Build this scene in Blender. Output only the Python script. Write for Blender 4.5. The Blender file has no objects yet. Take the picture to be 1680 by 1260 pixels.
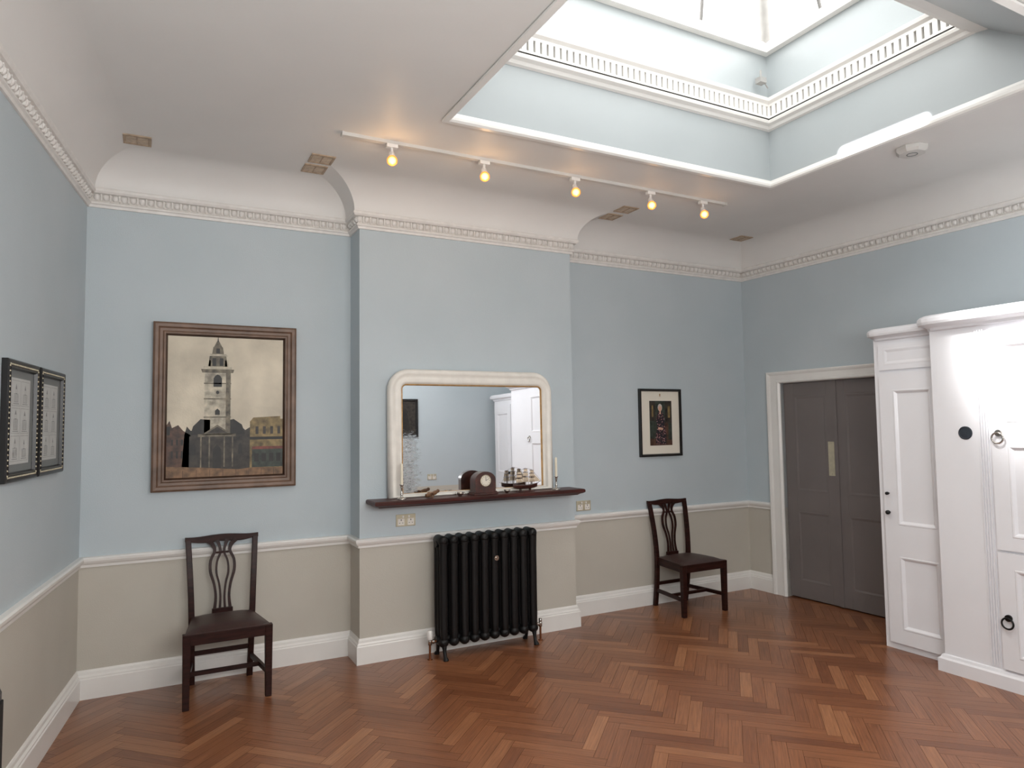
import bpy, math, random
from mathutils import Matrix, Vector, noise as mnoise
random.seed(4)
S=bpy.context.scene
H=1.62
XL,XR,YB,YC,XC1,XC2=-0.3569,5.2832,5.0351,4.7962,1.3156,3.0864
ZR,ZC,ZF=0.849,3.05,3.36
aL,aR=0.1284,-0.04
YR=-0.6
OX1,OX2,OY,ON,UN=1.479,4.043,3.535,1.5,2.08
def xl(y): return XL+aL*(y-YB)
def xr(y): return XR+aR*(y-YB)
ROT_L=math.atan2(1,aL); ROT_R=math.atan2(-1,-aR)

# ---------------- materials ----------------
def srgb(c):
    return tuple((x/255/12.92 if x/255<=0.04045 else ((x/255+0.055)/1.055)**2.4) for x in c)+(1,)
def mat(name,col,rough=0.5,metal=0.0,var=0.06,vs=8.0,bump=0.0,bs=60.0,coat=0.0,spec=0.5,emit=None,es=0.0,coords='Object',stretch=None):
    m=bpy.data.materials.new(name);m.use_nodes=True;nt=m.node_tree;N=nt.nodes;b=N['Principled BSDF']
    b.inputs['Roughness'].default_value=rough;b.inputs['Metallic'].default_value=metal
    b.inputs['Specular IOR Level'].default_value=spec
    if coat: b.inputs['Coat Weight'].default_value=coat;b.inputs['Coat Roughness'].default_value=0.1
    tc=N.new('ShaderNodeTexCoord');no=N.new('ShaderNodeTexNoise');no.inputs['Scale'].default_value=vs;no.inputs['Detail'].default_value=4
    src=tc.outputs[coords]
    if stretch:
        mp=N.new('ShaderNodeMapping');mp.inputs['Scale'].default_value=stretch;nt.links.new(src,mp.inputs[0]);src=mp.outputs[0]
    nt.links.new(src,no.inputs['Vector'])
    c=srgb(col);lo=tuple(max(0,x*(1-var*2)) for x in c[:3])+(1,);hi=tuple(min(1,x*(1+var*2)) for x in c[:3])+(1,)
    r=N.new('ShaderNodeValToRGB');r.color_ramp.elements[0].color=lo;r.color_ramp.elements[1].color=hi
    r.color_ramp.elements[0].position=0.3;r.color_ramp.elements[1].position=0.7
    nt.links.new(no.outputs[0],r.inputs[0]);nt.links.new(r.outputs[0],b.inputs['Base Color'])
    if bump:
        n2=N.new('ShaderNodeTexNoise');n2.inputs['Scale'].default_value=bs;n2.inputs['Detail'].default_value=5
        nt.links.new(src,n2.inputs['Vector'])
        bp=N.new('ShaderNodeBump');bp.inputs['Strength'].default_value=bump;bp.inputs['Distance'].default_value=0.01
        nt.links.new(n2.outputs[0],bp.inputs['Height']);nt.links.new(bp.outputs[0],b.inputs['Normal'])
    if emit: b.inputs['Emission Color'].default_value=srgb(emit);b.inputs['Emission Strength'].default_value=es
    return m
def wall_mat():
    m=mat('wall_paint',(150,150,150),0.62,0,0.02,3,0.10,140,coords='Generated')
    nt=m.node_tree;N=nt.nodes;b=N['Principled BSDF']
    for l in list(b.inputs['Base Color'].links): nt.links.remove(l)
    g=N.new('ShaderNodeNewGeometry');sx=N.new('ShaderNodeSeparateXYZ');nt.links.new(g.outputs['Position'],sx.inputs[0])
    for n in N:
        if n.type=='TEX_NOISE': nt.links.new(g.outputs['Position'],n.inputs['Vector'])
    gt=N.new('ShaderNodeMath');gt.operation='GREATER_THAN';gt.inputs[1].default_value=0.82;nt.links.new(sx.outputs[2],gt.inputs[0])
    no=N.new('ShaderNodeTexNoise');no.inputs['Scale'].default_value=2.2;no.inputs['Detail'].default_value=6;nt.links.new(g.outputs['Position'],no.inputs['Vector'])
    def ramp(a,c):
        r=N.new('ShaderNodeValToRGB');r.color_ramp.elements[0].color=srgb(a);r.color_ramp.elements[1].color=srgb(c)
        r.color_ramp.elements[0].position=.35;r.color_ramp.elements[1].position=.65;nt.links.new(no.outputs[0],r.inputs[0]);return r
    a=ramp((190,185,174),(195,190,179));c=ramp((185,196,201),(189,199,204))
    mx=N.new('ShaderNodeMix');mx.data_type='RGBA';nt.links.new(gt.outputs[0],mx.inputs[0]);nt.links.new(a.outputs[0],mx.inputs[6]);nt.links.new(c.outputs[0],mx.inputs[7])
    nt.links.new(mx.outputs[2],b.inputs['Base Color'])
    return m
M={}
M['wall']=wall_mat()
M['well']=mat('well_paint',(166,172,174),0.35,0,0.01,2)
M['ceil']=mat('ceiling_paint',(223,221,218),0.5,0,0.015,1.5,0.05,40)
M['trim']=mat('white_trim_gloss',(232,230,226),0.3,0,0.015,4)
M['corn']=mat('cornice_white',(228,225,221),0.5,0,0.03,20)
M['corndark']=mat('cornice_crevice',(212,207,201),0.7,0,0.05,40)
M['slot']=mat('slot_shade_grey',(118,115,110),0.7,0,0.1,30)  # grey backing puts the shade between dentils into the colour
M['bar']=mat('glazing_bar_grey',(120,118,116),0.5,0,0.05,10)
M['hip']=mat('lantern_hip_paint',(156,154,151),0.5,0,0.05,10)
M['cup']=mat('cupboard_white_gloss',(230,230,234),0.28,0,0.01,3)
M['door']=mat('door_taupe_paint',(114,107,105),0.4,0,0.03,3)
M['mahog']=mat('dark_mahogany',(44,21,17),0.4,0,0.22,9,spec=.2,stretch=(1,1,6))
M['shelf']=mat('shelf_mahogany',(64,26,21),0.38,0,0.25,6,spec=.3,stretch=(.5,4,8))
M['leather']=mat('brown_leather',(56,34,30),0.4,0,0.12,30,0.15,200)
M['iron']=mat('black_iron',(13,13,14),0.45,0,0.1,20,0.05,90,spec=.35)
M['plate']=mat('dark_blue_grey_plate',(50,56,64),0.4,0.1,0.05,20)
M['silver']=mat('silver_metal',(190,186,180),0.22,1,0.05,20)
M['brass']=mat('aged_brass',(200,192,168),0.38,.5,0.05,20)
M['copper']=mat('copper_pipe',(150,100,70),0.3,1,0.1,20)
M['cream']=mat('cream_frame',(230,226,218),0.42,0,0.03,12)
M['gold']=mat('gilt_slip',(178,140,90),0.4,0.4,0.1,30)
M['frame']=mat('brown_frame_wood',(108,84,68),0.45,0,0.15,10,0.1,60)
M['framed']=mat('dark_frame_wood',(62,42,32),0.4,0,0.15,10)
M['black']=mat('black_frame',(20,18,18),0.35,0,0.1,10)
M['mount']=mat('cream_mount',(226,220,206),0.8,0,0.01,5)
M['gmount']=mat('grey_mount',(120,124,124),0.8,0,0.03,5)
M['paper']=mat('print_paper',(190,192,190),0.8,0,0.03,8)
M['ink']=mat('engraving_ink',(132,134,134),0.8,0,0.1,60)
M['white']=mat('white_plastic',(232,230,226),0.35,0,0.01,5)
M['track']=mat('track_off_white',(205,203,199),0.45,0,0.02,5)
M['candle']=mat('candle_wax',(232,224,204),0.5,0,0.02,8)
def bulbm():
    m=mat('warm_bulb',(255,200,130),0.3,0,0.0,5);nt=m.node_tree;N=nt.nodes;b=N['Principled BSDF']
    b.inputs['Specular IOR Level'].default_value=.1
    for l in list(b.inputs['Base Color'].links): nt.links.remove(l)
    b.inputs['Base Color'].default_value=(.3,.15,.05,1)
    lw=N.new('ShaderNodeLayerWeight');lw.inputs[0].default_value=.5
    r=N.new('ShaderNodeValToRGB');r.color_ramp.elements[0].color=(4.2,2.2,.85,1);r.color_ramp.elements[1].color=(1.7,.50,.07,1)
    r.color_ramp.elements[0].position=.06;r.color_ramp.elements[1].position=.42
    nt.links.new(lw.outputs['Facing'],r.inputs[0]);nt.links.new(r.outputs[0],b.inputs['Emission Color']);b.inputs['Emission Strength'].default_value=1.0
    return m
M['bulb']=bulbm()
M['vent']=mat('brown_vent',(170,150,128),0.6,0.0,0.12,30)
M['ventl']=mat('vent_mesh',(206,196,182),0.7,0,0.15,40)
M['wood']=mat('carved_brown_wood',(112,78,52),0.45,0,0.2,30)
M['clockw']=mat('clock_walnut',(62,30,22),0.3,0,0.25,25,coat=0.2)
M['hull']=mat('ship_hull',(60,28,22),0.35,0,0.15,20)
M['sail']=mat('ship_sail',(204,188,166),0.8,0,0.06,30)
M['string']=mat('ship_rigging',(80,62,50),0.8)
M['speak']=mat('black_fabric',(18,18,19),0.8,0,0.2,200)
M['sealw']=mat('dark_gap',(54,30,19),0.8,0,0.1,5)
# painting paints
def sky_mat():
    m=mat('painted_sky',(202,192,172),0.5,0,0.13,3.2,0.12,80);return m
M['psky']=sky_mat()
M['pst']=mat('painted_stone',(174,166,148),0.5,0,0.25,22)
M['pstd']=mat('painted_stone_shade',(104,96,80),0.5,0,0.35,26)
M['pdk']=mat('painted_dark',(46,40,34),0.5,0,0.45,22)
M['pblk']=mat('painted_black',(26,24,21),0.5,0,0.35,20)
M['pbr']=mat('painted_brick',(74,50,38),0.5,0,0.35,26)
M['poc']=mat('painted_ochre',(122,104,66),0.5,0,0.3,24)
M['pgr']=mat('painted_green',(46,54,46),0.5,0,0.3,30)
M['pgd']=mat('painted_ground',(118,88,60),0.5,0,0.3,20)
M['pred']=mat('painted_red',(104,50,40),0.5,0,0.3,30)
M['skin']=mat('printed_skin',(206,164,140),0.6,0,0.05,30)
M['ggrey']=mat('printed_grey_hair',(190,184,176),0.6,0,0.1,60)
def floralm():
    m=mat('printed_floral',(44,44,50),0.6,0,0.95,110);nt=m.node_tree;N=nt.nodes;b=N['Principled BSDF']
    tc=N.new('ShaderNodeTexCoord');v=N.new('ShaderNodeTexVoronoi');v.inputs['Scale'].default_value=70;nt.links.new(tc.outputs['Object'],v.inputs['Vector'])
    r=N.new('ShaderNodeValToRGB');e=r.color_ramp.elements;e[0].color=srgb((190,178,170));e[0].position=.18;e[1].color=srgb((26,26,34));e[1].position=.42
    x=e.new(.3);x.color=srgb((140,60,66));nt.links.new(v.outputs['Distance'],r.inputs[0])
    nt.links.new(r.outputs[0],b.inputs['Base Color']);return m
M['floral']=floralm()

def glassm():
    m=bpy.data.materials.new('roof_glass');m.use_nodes=True;nt=m.node_tree;N=nt.nodes;N.remove(N['Principled BSDF'])
    t=N.new('ShaderNodeBsdfTransparent');t.inputs[0].default_value=(.97,.97,.96,1)
    g=N.new('ShaderNodeBsdfGlossy');g.inputs['Roughness'].default_value=.05
    no=N.new('ShaderNodeTexNoise');no.inputs['Scale'].default_value=3
    mt=N.new('ShaderNodeMath');mt.operation='MULTIPLY';mt.inputs[1].default_value=.06;nt.links.new(no.outputs[0],mt.inputs[0])
    mx=N.new('ShaderNodeMixShader');nt.links.new(mt.outputs[0],mx.inputs[0]);nt.links.new(t.outputs[0],mx.inputs[1]);nt.links.new(g.outputs[0],mx.inputs[2])
    nt.links.new(mx.outputs[0],N['Material Output'].inputs[0]);return m
M['glass']=glassm()
def mirrorm():
    m=bpy.data.materials.new('aged_mirror');m.use_nodes=True;nt=m.node_tree;N=nt.nodes;b=N['Principled BSDF']
    b.inputs['Metallic'].default_value=1
    tc=N.new('ShaderNodeTexCoord');sx=N.new('ShaderNodeSeparateXYZ');nt.links.new(tc.outputs['Object'],sx.inputs[0])
    def mr(o,a,c):
        r=N.new('ShaderNodeMapRange');r.inputs[1].default_value=a;r.inputs[2].default_value=c;nt.links.new(o,r.inputs[0]);return r.outputs[0]
    def mth(op,a,c):
        n=N.new('ShaderNodeMath');n.operation=op
        for i,x in enumerate((a,c)):
            if isinstance(x,(int,float)): n.inputs[i].default_value=x
            else: nt.links.new(x,n.inputs[i])
        return n.outputs[0]
    fx=mr(sx.outputs[0],-0.32,-0.50); fz=mr(sx.outputs[2],0.58,0.40)
    f=mth('MULTIPLY',fx,fz)
    fr=mr(sx.outputs[0],0.54,0.60); f=mth('MAXIMUM',f,mth('MULTIPLY',fr,mr(sx.outputs[2],0.5,0.2)))
    no=N.new('ShaderNodeTexNoise');no.inputs['Scale'].default_value=24;no.inputs['Detail'].default_value=9;no.inputs['Roughness'].default_value=.85
    mp=N.new('ShaderNodeMapping');mp.inputs['Scale'].default_value=(1,1,2.5);nt.links.new(tc.outputs['Object'],mp.inputs[0]);nt.links.new(mp.outputs[0],no.inputs['Vector'])
    s=mth('ADD',mth('MULTIPLY',f,0.40),no.outputs[0])
    k=mr(s,0.78,0.95)
    mx=N.new('ShaderNodeMix');mx.data_type='RGBA';mx.inputs[6].default_value=(.95,.97,.99,1);mx.inputs[7].default_value=(.24,.25,.25,1)
    nt.links.new(k,mx.inputs[0]);nt.links.new(mx.outputs[2],b.inputs['Base Color'])
    r=N.new('ShaderNodeMapRange');r.inputs[3].default_value=0.01;r.inputs[4].default_value=.5;nt.links.new(k,r.inputs[0]);nt.links.new(r.outputs[0],b.inputs['Roughness'])
    return m
M['mirror']=mirrorm()
def floorm():
    m=bpy.data.materials.new('herringbone_parquet');m.use_nodes=True;nt=m.node_tree;N=nt.nodes;b=N['Principled BSDF']
    at=N.new('ShaderNodeAttribute');at.attribute_name='pv'
    uv=N.new('ShaderNodeUVMap');uv.uv_map='UVMap'
    mp=N.new('ShaderNodeMapping');mp.inputs['Scale'].default_value=(4,110,1);nt.links.new(uv.outputs[0],mp.inputs[0])
    no=N.new('ShaderNodeTexNoise');no.inputs['Scale'].default_value=1;no.inputs['Detail'].default_value=7;no.inputs['Roughness'].default_value=.65;nt.links.new(mp.outputs[0],no.inputs['Vector'])
    r=N.new('ShaderNodeValToRGB');e=r.color_ramp.elements
    e[0].color=srgb((116,70,44));e[1].color=srgb((160,110,76));e[0].position=0.08;e[1].position=.98
    x=e.new(.6);x.color=srgb((140,90,59))
    nt.links.new(at.outputs['Fac'],r.inputs[0])
    r2=N.new('ShaderNodeValToRGB');r2.color_ramp.elements[0].color=(.60,.57,.55,1);r2.color_ramp.elements[1].color=(1.12,1.11,1.10,1)
    r2.color_ramp.elements[0].position=.3;r2.color_ramp.elements[1].position=.62;nt.links.new(no.outputs[0],r2.inputs[0])
    mx=N.new('ShaderNodeMix');mx.data_type='RGBA';mx.blend_type='MULTIPLY';mx.inputs[0].default_value=1
    nt.links.new(r.outputs[0],mx.inputs[6]);nt.links.new(r2.outputs[0],mx.inputs[7]);nt.links.new(mx.outputs[2],b.inputs['Base Color'])
    b.inputs['Roughness'].default_value=.31;b.inputs['Specular IOR Level'].default_value=.8
    bp=N.new('ShaderNodeBump');bp.inputs['Strength'].default_value=.12;bp.inputs['Distance'].default_value=.003;nt.links.new(no.outputs[0],bp.inputs['Height']);nt.links.new(bp.outputs[0],b.inputs['Normal'])
    return m
M['floor']=floorm()

# ---------------- mesh builder ----------------
class MB:
    def __init__(s): s.v=[];s.f=[];s.m=[];s.s=[]
    def add(s,vs,fs,mat=0,sm=False):
        o=len(s.v);s.v+= [tuple(p) for p in vs]
        for f in fs: s.f.append(tuple(i+o for i in f));s.m.append(mat);s.s.append(sm)
    def box(s,x0,x1,y0,y1,z0,z1,mat=0):
        s.hexa([(x0,y0,z0),(x1,y0,z0),(x1,y1,z0),(x0,y1,z0),(x0,y0,z1),(x1,y0,z1),(x1,y1,z1),(x0,y1,z1)],mat)
    def hexa(s,p,mat=0):
        s.add(p,[(3,2,1,0),(4,5,6,7),(0,1,5,4),(1,2,6,5),(2,3,7,6),(3,0,4,7)],mat)
    def loft(s,rings,mat=0,sm=True,caps=True,closed=True):
        n=len(rings[0]);vs=[p for r in rings for p in r];fs=[]
        for i in range(len(rings)-1):
            for j in range(n if closed else n-1):
                a=i*n+j;b=i*n+(j+1)%n;fs.append((a,b,b+n,a+n))
        s.add(vs,fs,mat,sm)
        if caps:
            s.add(rings[0],[tuple(range(n))[::-1]],mat,False);s.add(rings[-1],[tuple(range(n))],mat,False)
    def tube(s,pts,r,n=10,mat=0,sm=True,caps=True):
        P=[Vector(p) for p in pts];R=r if isinstance(r,(list,tuple)) else [r]*len(P);rings=[];u=None
        for i,p in enumerate(P):
            t=(P[min(i+1,len(P)-1)]-P[max(i-1,0)]).normalized()
            if u is None:
                u=t.cross(Vector((0,0,1)));
                if u.length<1e-3: u=t.cross(Vector((1,0,0)))
            u=(u-t*u.dot(t)).normalized();w=t.cross(u)
            rings.append([p+(u*math.cos(2*math.pi*k/n)+w*math.sin(2*math.pi*k/n))*R[i] for k in range(n)])
        s.loft(rings,mat,sm,caps)
    def cyl(s,p0,p1,r0,r1=None,n=16,mat=0): s.tube([p0,p1],[r0,r0 if r1 is None else r1],n,mat)
    def lathe(s,c,prof,n=20,mat=0):
        s.loft([[(c[0]+r*math.cos(2*math.pi*k/n),c[1]+r*math.sin(2*math.pi*k/n),c[2]+z) for k in range(n)] for r,z in prof],mat)
    def sph(s,c,r,n=12,m=8,mat=0):
        if not isinstance(r,tuple): r=(r,r,r)
        s.loft([[(c[0]+r[0]*math.cos(2*math.pi*k/n)*max(1e-3,math.sin(math.pi*j/m)),c[1]+r[1]*math.sin(2*math.pi*k/n)*max(1e-3,math.sin(math.pi*j/m)),c[2]-r[2]*math.cos(math.pi*j/m)) for k in range(n)] for j in range(m+1)],mat)
    def prism(s,pts,y0,y1,mat=0):   # xz outline CCW seen from -y
        n=len(pts)
        s.add([(x,y0,z) for x,z in pts],[tuple(range(n))],mat);s.add([(x,y1,z) for x,z in pts],[tuple(range(n))[::-1]],mat)
        s.add([(x,y0,z) for x,z in pts]+[(x,y1,z) for x,z in pts],[(i,i+n,(i+1)%n+n,(i+1)%n) for i in range(n)],mat)
    def poly(s,pts,y,mat=0): s.add([(x,y,z) for x,z in pts],[tuple(range(len(pts)))],mat)
    def rectp(s,x0,x1,z0,z1,y,mat=0): s.poly([(x0,z0),(x1,z0),(x1,z1),(x0,z1)],y,mat)
    def ell(s,cx,cz,rx,rz,y,mat=0,n=16): s.poly([(cx+rx*math.cos(2*math.pi*k/n),cz+rz*math.sin(2*math.pi*k/n)) for k in range(n)],y,mat)
    def rframe(s,x0,x1,z0,z1,prof,mat=0,sm=False):  # prof (inset,y)
        s.loft([[(x0+i,y,z0+i),(x1-i,y,z0+i),(x1-i,y,z1-i),(x0+i,y,z1-i)] for i,y in prof],mat,sm,False)
    def torus(s,c,R,r,axis='y',n=24,mat=0):
        rings=[]
        for i in range(n+1):
            a=2*math.pi*i/n
            ring=[]
            for k in range(8):
                b=2*math.pi*k/8;rr=R+r*math.cos(b);h=r*math.sin(b)
                ring.append((c[0]+rr*math.cos(a),c[1]+h,c[2]+rr*math.sin(a)) if axis=='y' else (c[0]+rr*math.cos(a),c[1]+rr*math.sin(a),c[2]+h))
            rings.append(ring)
        s.loft(rings,mat,True,False)
def mesh(mb,name,mats,flip=False):
    me=bpy.data.meshes.new(name);me.from_pydata(mb.v,[],mb.f)
    for k in (mats if isinstance(mats,(list,tuple)) else [mats]): me.materials.append(M[k])
    me.polygons.foreach_set('material_index',mb.m);me.polygons.foreach_set('use_smooth',mb.s);me.update();return me
def obj(name,mb,mats,parent=None,loc=(0,0,0),rz=0,label=None,cat=None,kind=None,bevel=0,group=None,rot=None):
    me=mesh(mb,name,mats) if mb is not None else None
    o=bpy.data.objects.new(name,me);bpy.context.collection.objects.link(o)
    if mb is None: o.empty_display_size=.1
    o.location=loc;o.rotation_euler=rot if rot else (0,0,rz)
    if parent: o.parent=parent
    if label:o['label']=label
    if cat:o['category']=cat
    if kind:o['kind']=kind
    if group:o['group']=group
    if bevel:
        b=o.modifiers.new('bevel','BEVEL');b.width=bevel;b.segments=2;b.limit_method='ANGLE';b.angle_limit=math.radians(40)
    return o
def copytree(o,loc=None,rz=None,label=None,name=None):
    c=o.copy();bpy.context.collection.objects.link(c)
    if loc:c.location=loc
    if rz is not None:c.rotation_euler=(0,0,rz)
    if label:c['label']=label
    for ch in list(o.children):
        d=ch.copy();d.parent=c;bpy.context.collection.objects.link(d)
        for g in list(ch.children):
            e=g.copy();e.parent=d;bpy.context.collection.objects.link(e)
    return c
def st(name,mb,mats,**k):
    return obj(name,mb,mats,kind='structure',**k)

# ---------------- sweeps ----------------
def offs(path,closed):
    n=len(path);N=[]
    for i in range(n):
        def nr(a,b):
            d=Vector((b[0]-a[0],b[1]-a[1])).normalized();return Vector((d.y,-d.x))
        if closed: n1=nr(path[i-1],path[i]);n2=nr(path[i],path[(i+1)%n])
        else:
            n1=nr(path[i-1],path[i]) if i>0 else nr(path[0],path[1]);n2=nr(path[i],path[i+1]) if i<n-1 else n1
        N.append((n1+n2)/(1+n1.dot(n2)))
    return N
def sweep(mb,path,prof,closed=False,mat=0,sm=False):
    N=offs(path,closed)
    rings=[[(p[0]+q.x*o,p[1]+q.y*o,z) for o,z in prof] for p,q in zip(path,N)]
    if closed: rings.append(rings[0])
    n=len(prof)
    for i in range(len(rings)-1):
        vs=rings[i]+rings[i+1]
        mb.add(vs,[(j,j+1,j+1+n,j+n) for j in range(n-1)],mat,sm)
    if not closed:
        mb.add(rings[0],[tuple(range(n))],mat);mb.add(rings[-1],[tuple(range(n))[::-1]],mat)
perim=[(xl(YR),YR),(XL,YB),(XC1,YB),(XC1,YC),(XC2,YC),(XC2,YB),(XR,YB),(xr(YR),YR)]
def rp(d): # point on right wall at distance d from corner
    v=Vector((-aR,-1)).normalized();return (XR+v.x*d,YB+v.y*d)

# ---------------- room shell ----------------
mb=MB();mb.box(XL-.3,XR+.3,YB,YB+.12,-.05,ZF+.1);st('wall_back',mb,'wall')
mb=MB();mb.box(XC1,XC2,YC,YB+.02,0,ZF);st('wall_chimney',mb,'wall')
mb=MB();mb.box(-6.0,.2,0,.12,-.05,ZF+.1);st('wall_left',mb,'wall',loc=(XL,YB,0),rz=ROT_L)
mb=MB();mb.box(-.2,.43,0,.12,-.05,ZF+.1);mb.box(1.5,6.0,0,.12,-.05,ZF+.1);mb.box(.43,1.5,0,.12,1.985,ZF+.1);mb.box(.43,1.5,.10,.12,-.05,1.985)
st('wall_right',mb,'wall',loc=(XR,YB,0),rz=ROT_R)
mb=MB();mb.box(xl(YR)-.3,xr(YR)+.3,YR-.12,YR,-.05,ZF+.1);st('wall_rear',mb,'wall')
# ceiling with rectangular opening
mb=MB();T=.08
mb.box(-1.4,OX1,-.8,5.2,ZF,ZF+T);mb.box(OX2,5.7,-.8,5.2,ZF,ZF+T);mb.box(OX1,OX2,OY,5.2,ZF,ZF+T);mb.box(OX1,OX2,-.8,ON,ZF,ZF+T)
st('ceiling',mb,'ceil')
# cove
mb=MB();prof=[(.048+.25*(1-math.cos(t*math.pi/32)),3.150+.210*math.sin(t*math.pi/32)) for t in range(17)]
sweep(mb,perim,prof,True,0,True);st('trim_1',mb,'ceil')
# cornice with egg and dart
mb=MB();sweep(mb,perim,[(0,3.035),(.012,3.035),(.016,3.05),(.026,3.056),(.026,3.066),(.016,3.072)],True)
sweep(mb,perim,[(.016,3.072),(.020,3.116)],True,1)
sweep(mb,perim,[(.020,3.116),(.045,3.120),(.055,3.132),(.055,3.146),(.048,3.154),(.048,3.16)],True)
nrm=offs(perim,True)
for i in range(len(perim)-1):
    a=Vector(perim[i]);b=Vector(perim[i+1]);d=(b-a).normalized();n=Vector((d.y,-d.x))
    a2=a+nrm[i]*.03;b2=b+nrm[i+1]*.03;L=(b2-a2).length;k=max(1,int(L/.050));
    for j in range(k):
        c=a2+d*(L*(j+.5)/k)-n*.012
        if c.y<1.0: continue
        rings=[]
        for (w,z,o) in ((.009,3.080,.008),(.018,3.092,.017),(.019,3.104,.019),(.015,3.115,.012)):
            rings.append([(*(c-d*w),z),(*(c-d*w*.55+n*o),z),(*(c+d*w*.55+n*o),z),(*(c+d*w),z)])
        mb.loft(rings,0,True,True,False)
        e=a2+d*(L*(j)/k)-n*.012
        if j: mb.hexa([(*(e-d*.0025),3.076),(*(e+d*.0025),3.076),(*(e+d*.0025+n*.013),3.076),(*(e-d*.0025+n*.013),3.076),(*(e-d*.0035),3.117),(*(e+d*.0035),3.117),(*(e+d*.0035+n*.018),3.117),(*(e-d*.0035+n*.018),3.117)],0)
st('trim_2',mb,['corn','corndark'])
# dado rail
dado=[(0,.785),(.012,.787),(.014,.803),(.024,.812),(.032,.826),(.034,.840),(.026,.849),(0,.851)]
mb=MB();sweep(mb,perim[:7]+[rp(.285)],dado,False,0,False);st('trim_3',mb,'trim')
mb=MB();sweep(mb,[rp(1.655),rp(1.76)],dado);st('trim_4',mb,'trim')
skirt=[(0,0),(.026,0),(.026,.118),(.021,.124),(.021,.132),(.012,.142),(.010,.158),(.005,.168),(0,.170)]
for nm in ('baseboard_left','baseboard_back','baseboard_chimney','baseboard_right'):
    mb=MB()
    if nm=='baseboard_left': sweep(mb,[perim[0],(XL,YB)],skirt)
    if nm=='baseboard_back': sweep(mb,[(XL,YB),(XC1,YB)],skirt);sweep(mb,[(XC2,YB),(XR,YB)],skirt)
    if nm=='baseboard_chimney': sweep(mb,[(XC1,YB),(XC1,YC),(XC2,YC),(XC2,YB)],skirt)
    if nm=='baseboard_right': sweep(mb,[(XR,YB),rp(.285)],skirt)
    st(nm,mb,'trim')
# floor
mb=MB();W=.070;NN=6;uvs=[];pv=[]
c45=math.cos(math.pi/4)
def addpl(x0,y0,x1,y1,hor):
    g=.010
    pts=[(x0+g,y0+g),(x1-g,y0+g),(x1-g,y1-g),(x0+g,y1-g)]
    q=[((x*c45-y*c45)*W+2,(x*c45+y*c45)*W-1.5) for x,y in pts]
    cx=sum(p[0] for p in q)/4;cy=sum(p[1] for p in q)/4
    if cx<xl(cy)-.2 or cx>5.55 or cy<-.75 or cy>5.2: return
    mb.add([(a,b,0) for a,b in q],[(0,1,2,3)]);r=.5*(random.random()+random.random());ou=random.random()*40;ov=random.random()*40
    L=NN*W
    uvs.extend([(ou,ov),(ou+L,ov),(ou+L,ov+W),(ou,ov+W)] if hor else [(ou,ov+W),(ou,ov),(ou+L,ov),(ou+L,ov+W)])
    pv.append(min(1,max(0,r+(.05 if hor else -.05))))
for m_ in range(-14,15):
    for k in range(-90,170):
        ox=k+2*NN*m_;oy=k
        addpl(ox,oy,ox+NN,oy+1,True);addpl(ox,oy+1,ox+1,oy+1+NN,False)
nq=len(mb.f)
mb.box(-1.5,5.7,-.9,5.2,-.06,-.002,1)
me=mesh(mb,'floor',['floor','sealw'])
ul=me.uv_layers.new(name='UVMap')
for i,u in enumerate(uvs): ul.data[i].uv=u
at=me.attributes.new('pv','FLOAT','FACE');at.data.foreach_set('value',pv+[0.0]*(len(me.polygons)-nq))
fo=bpy.data.objects.new('floor',me);bpy.context.collection.objects.link(fo);fo['kind']='structure'

# ---------------- skylight well + lantern ----------------
mb=MB();Z1=3.80;Z2=4.36;t=.05
mb.box(OX1-t,OX2+t,OY,OY+t,ZF+T,Z2);mb.box(OX2,OX2+t,ON,OY+t,ZF+T,Z2);mb.box(OX1-t,OX1,ON,OY+t,ZF+T,Z2)
mb.hexa([(OX1,ON-t,ZF+T-.04),(OX2,ON-t,ZF+T-.04),(OX2,ON,ZF),(OX1,ON,ZF),(OX1,UN-t,Z1),(OX2,UN-t,Z1),(OX2,UN,Z1),(OX1,UN,Z1)])
mb.box(OX1,OX2,UN-t,UN,Z1,Z2)
# lining boards closing the ceiling thickness below the well faces
mb.box(OX1,OX2,OY-.001,OY+.01,ZF+.001,ZF+T+.01);mb.box(OX2-.001,OX2+.01,ON,OY,ZF+.001,ZF+T+.01);mb.box(OX1-.01,OX1+.001,ON,OY,ZF+.001,ZF+T+.01)
st('wall_skylight',mb,'well')
up=[(OX1,UN),(OX1,OY),(OX2,OY),(OX2,UN)]
mb=MB();low=[(OX1,ON),(OX1,OY),(OX2,OY),(OX2,ON)]
sweep(mb,low,[(-.03,ZF-.004),(-.03,ZF-.016),(.004,ZF-.018),(.014,ZF-.008),(.016,ZF+.006),(.008,ZF+.020),(.006,ZF+.034),(0,ZF+.036)],True)
st('trim_5',mb,'trim')
mb=MB()
sweep(mb,up,[(-.08,Z1-.050),(.0,Z1-.035),(.02,Z1-.028),(.03,Z1-.01),(.055,Z1),(.06,Z1+.015),(.05,Z1+.028),(.03,Z1+.032)],True)
sweep(mb,up,[(.03,Z1+.032),(.03,Z1+.14)],True,1)
sweep(mb,up,[(.055,Z1+.035),(.055,Z1+.050)],True);sweep(mb,up,[(.03,Z1+.05),(.055,Z1+.05)],True);
sweep(mb,up,[(.03,Z1+.122),(.056,Z1+.122),(.056,Z1+.14),(.075,Z1+.155),(.08,Z1+.175),(.06,Z1+.19),(0,Z1+.195)],True)
sg=[((OX1,OY),(OX2,OY)),((OX2,OY),(OX2,UN)),((OX1,UN),(OX1,OY))]
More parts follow.
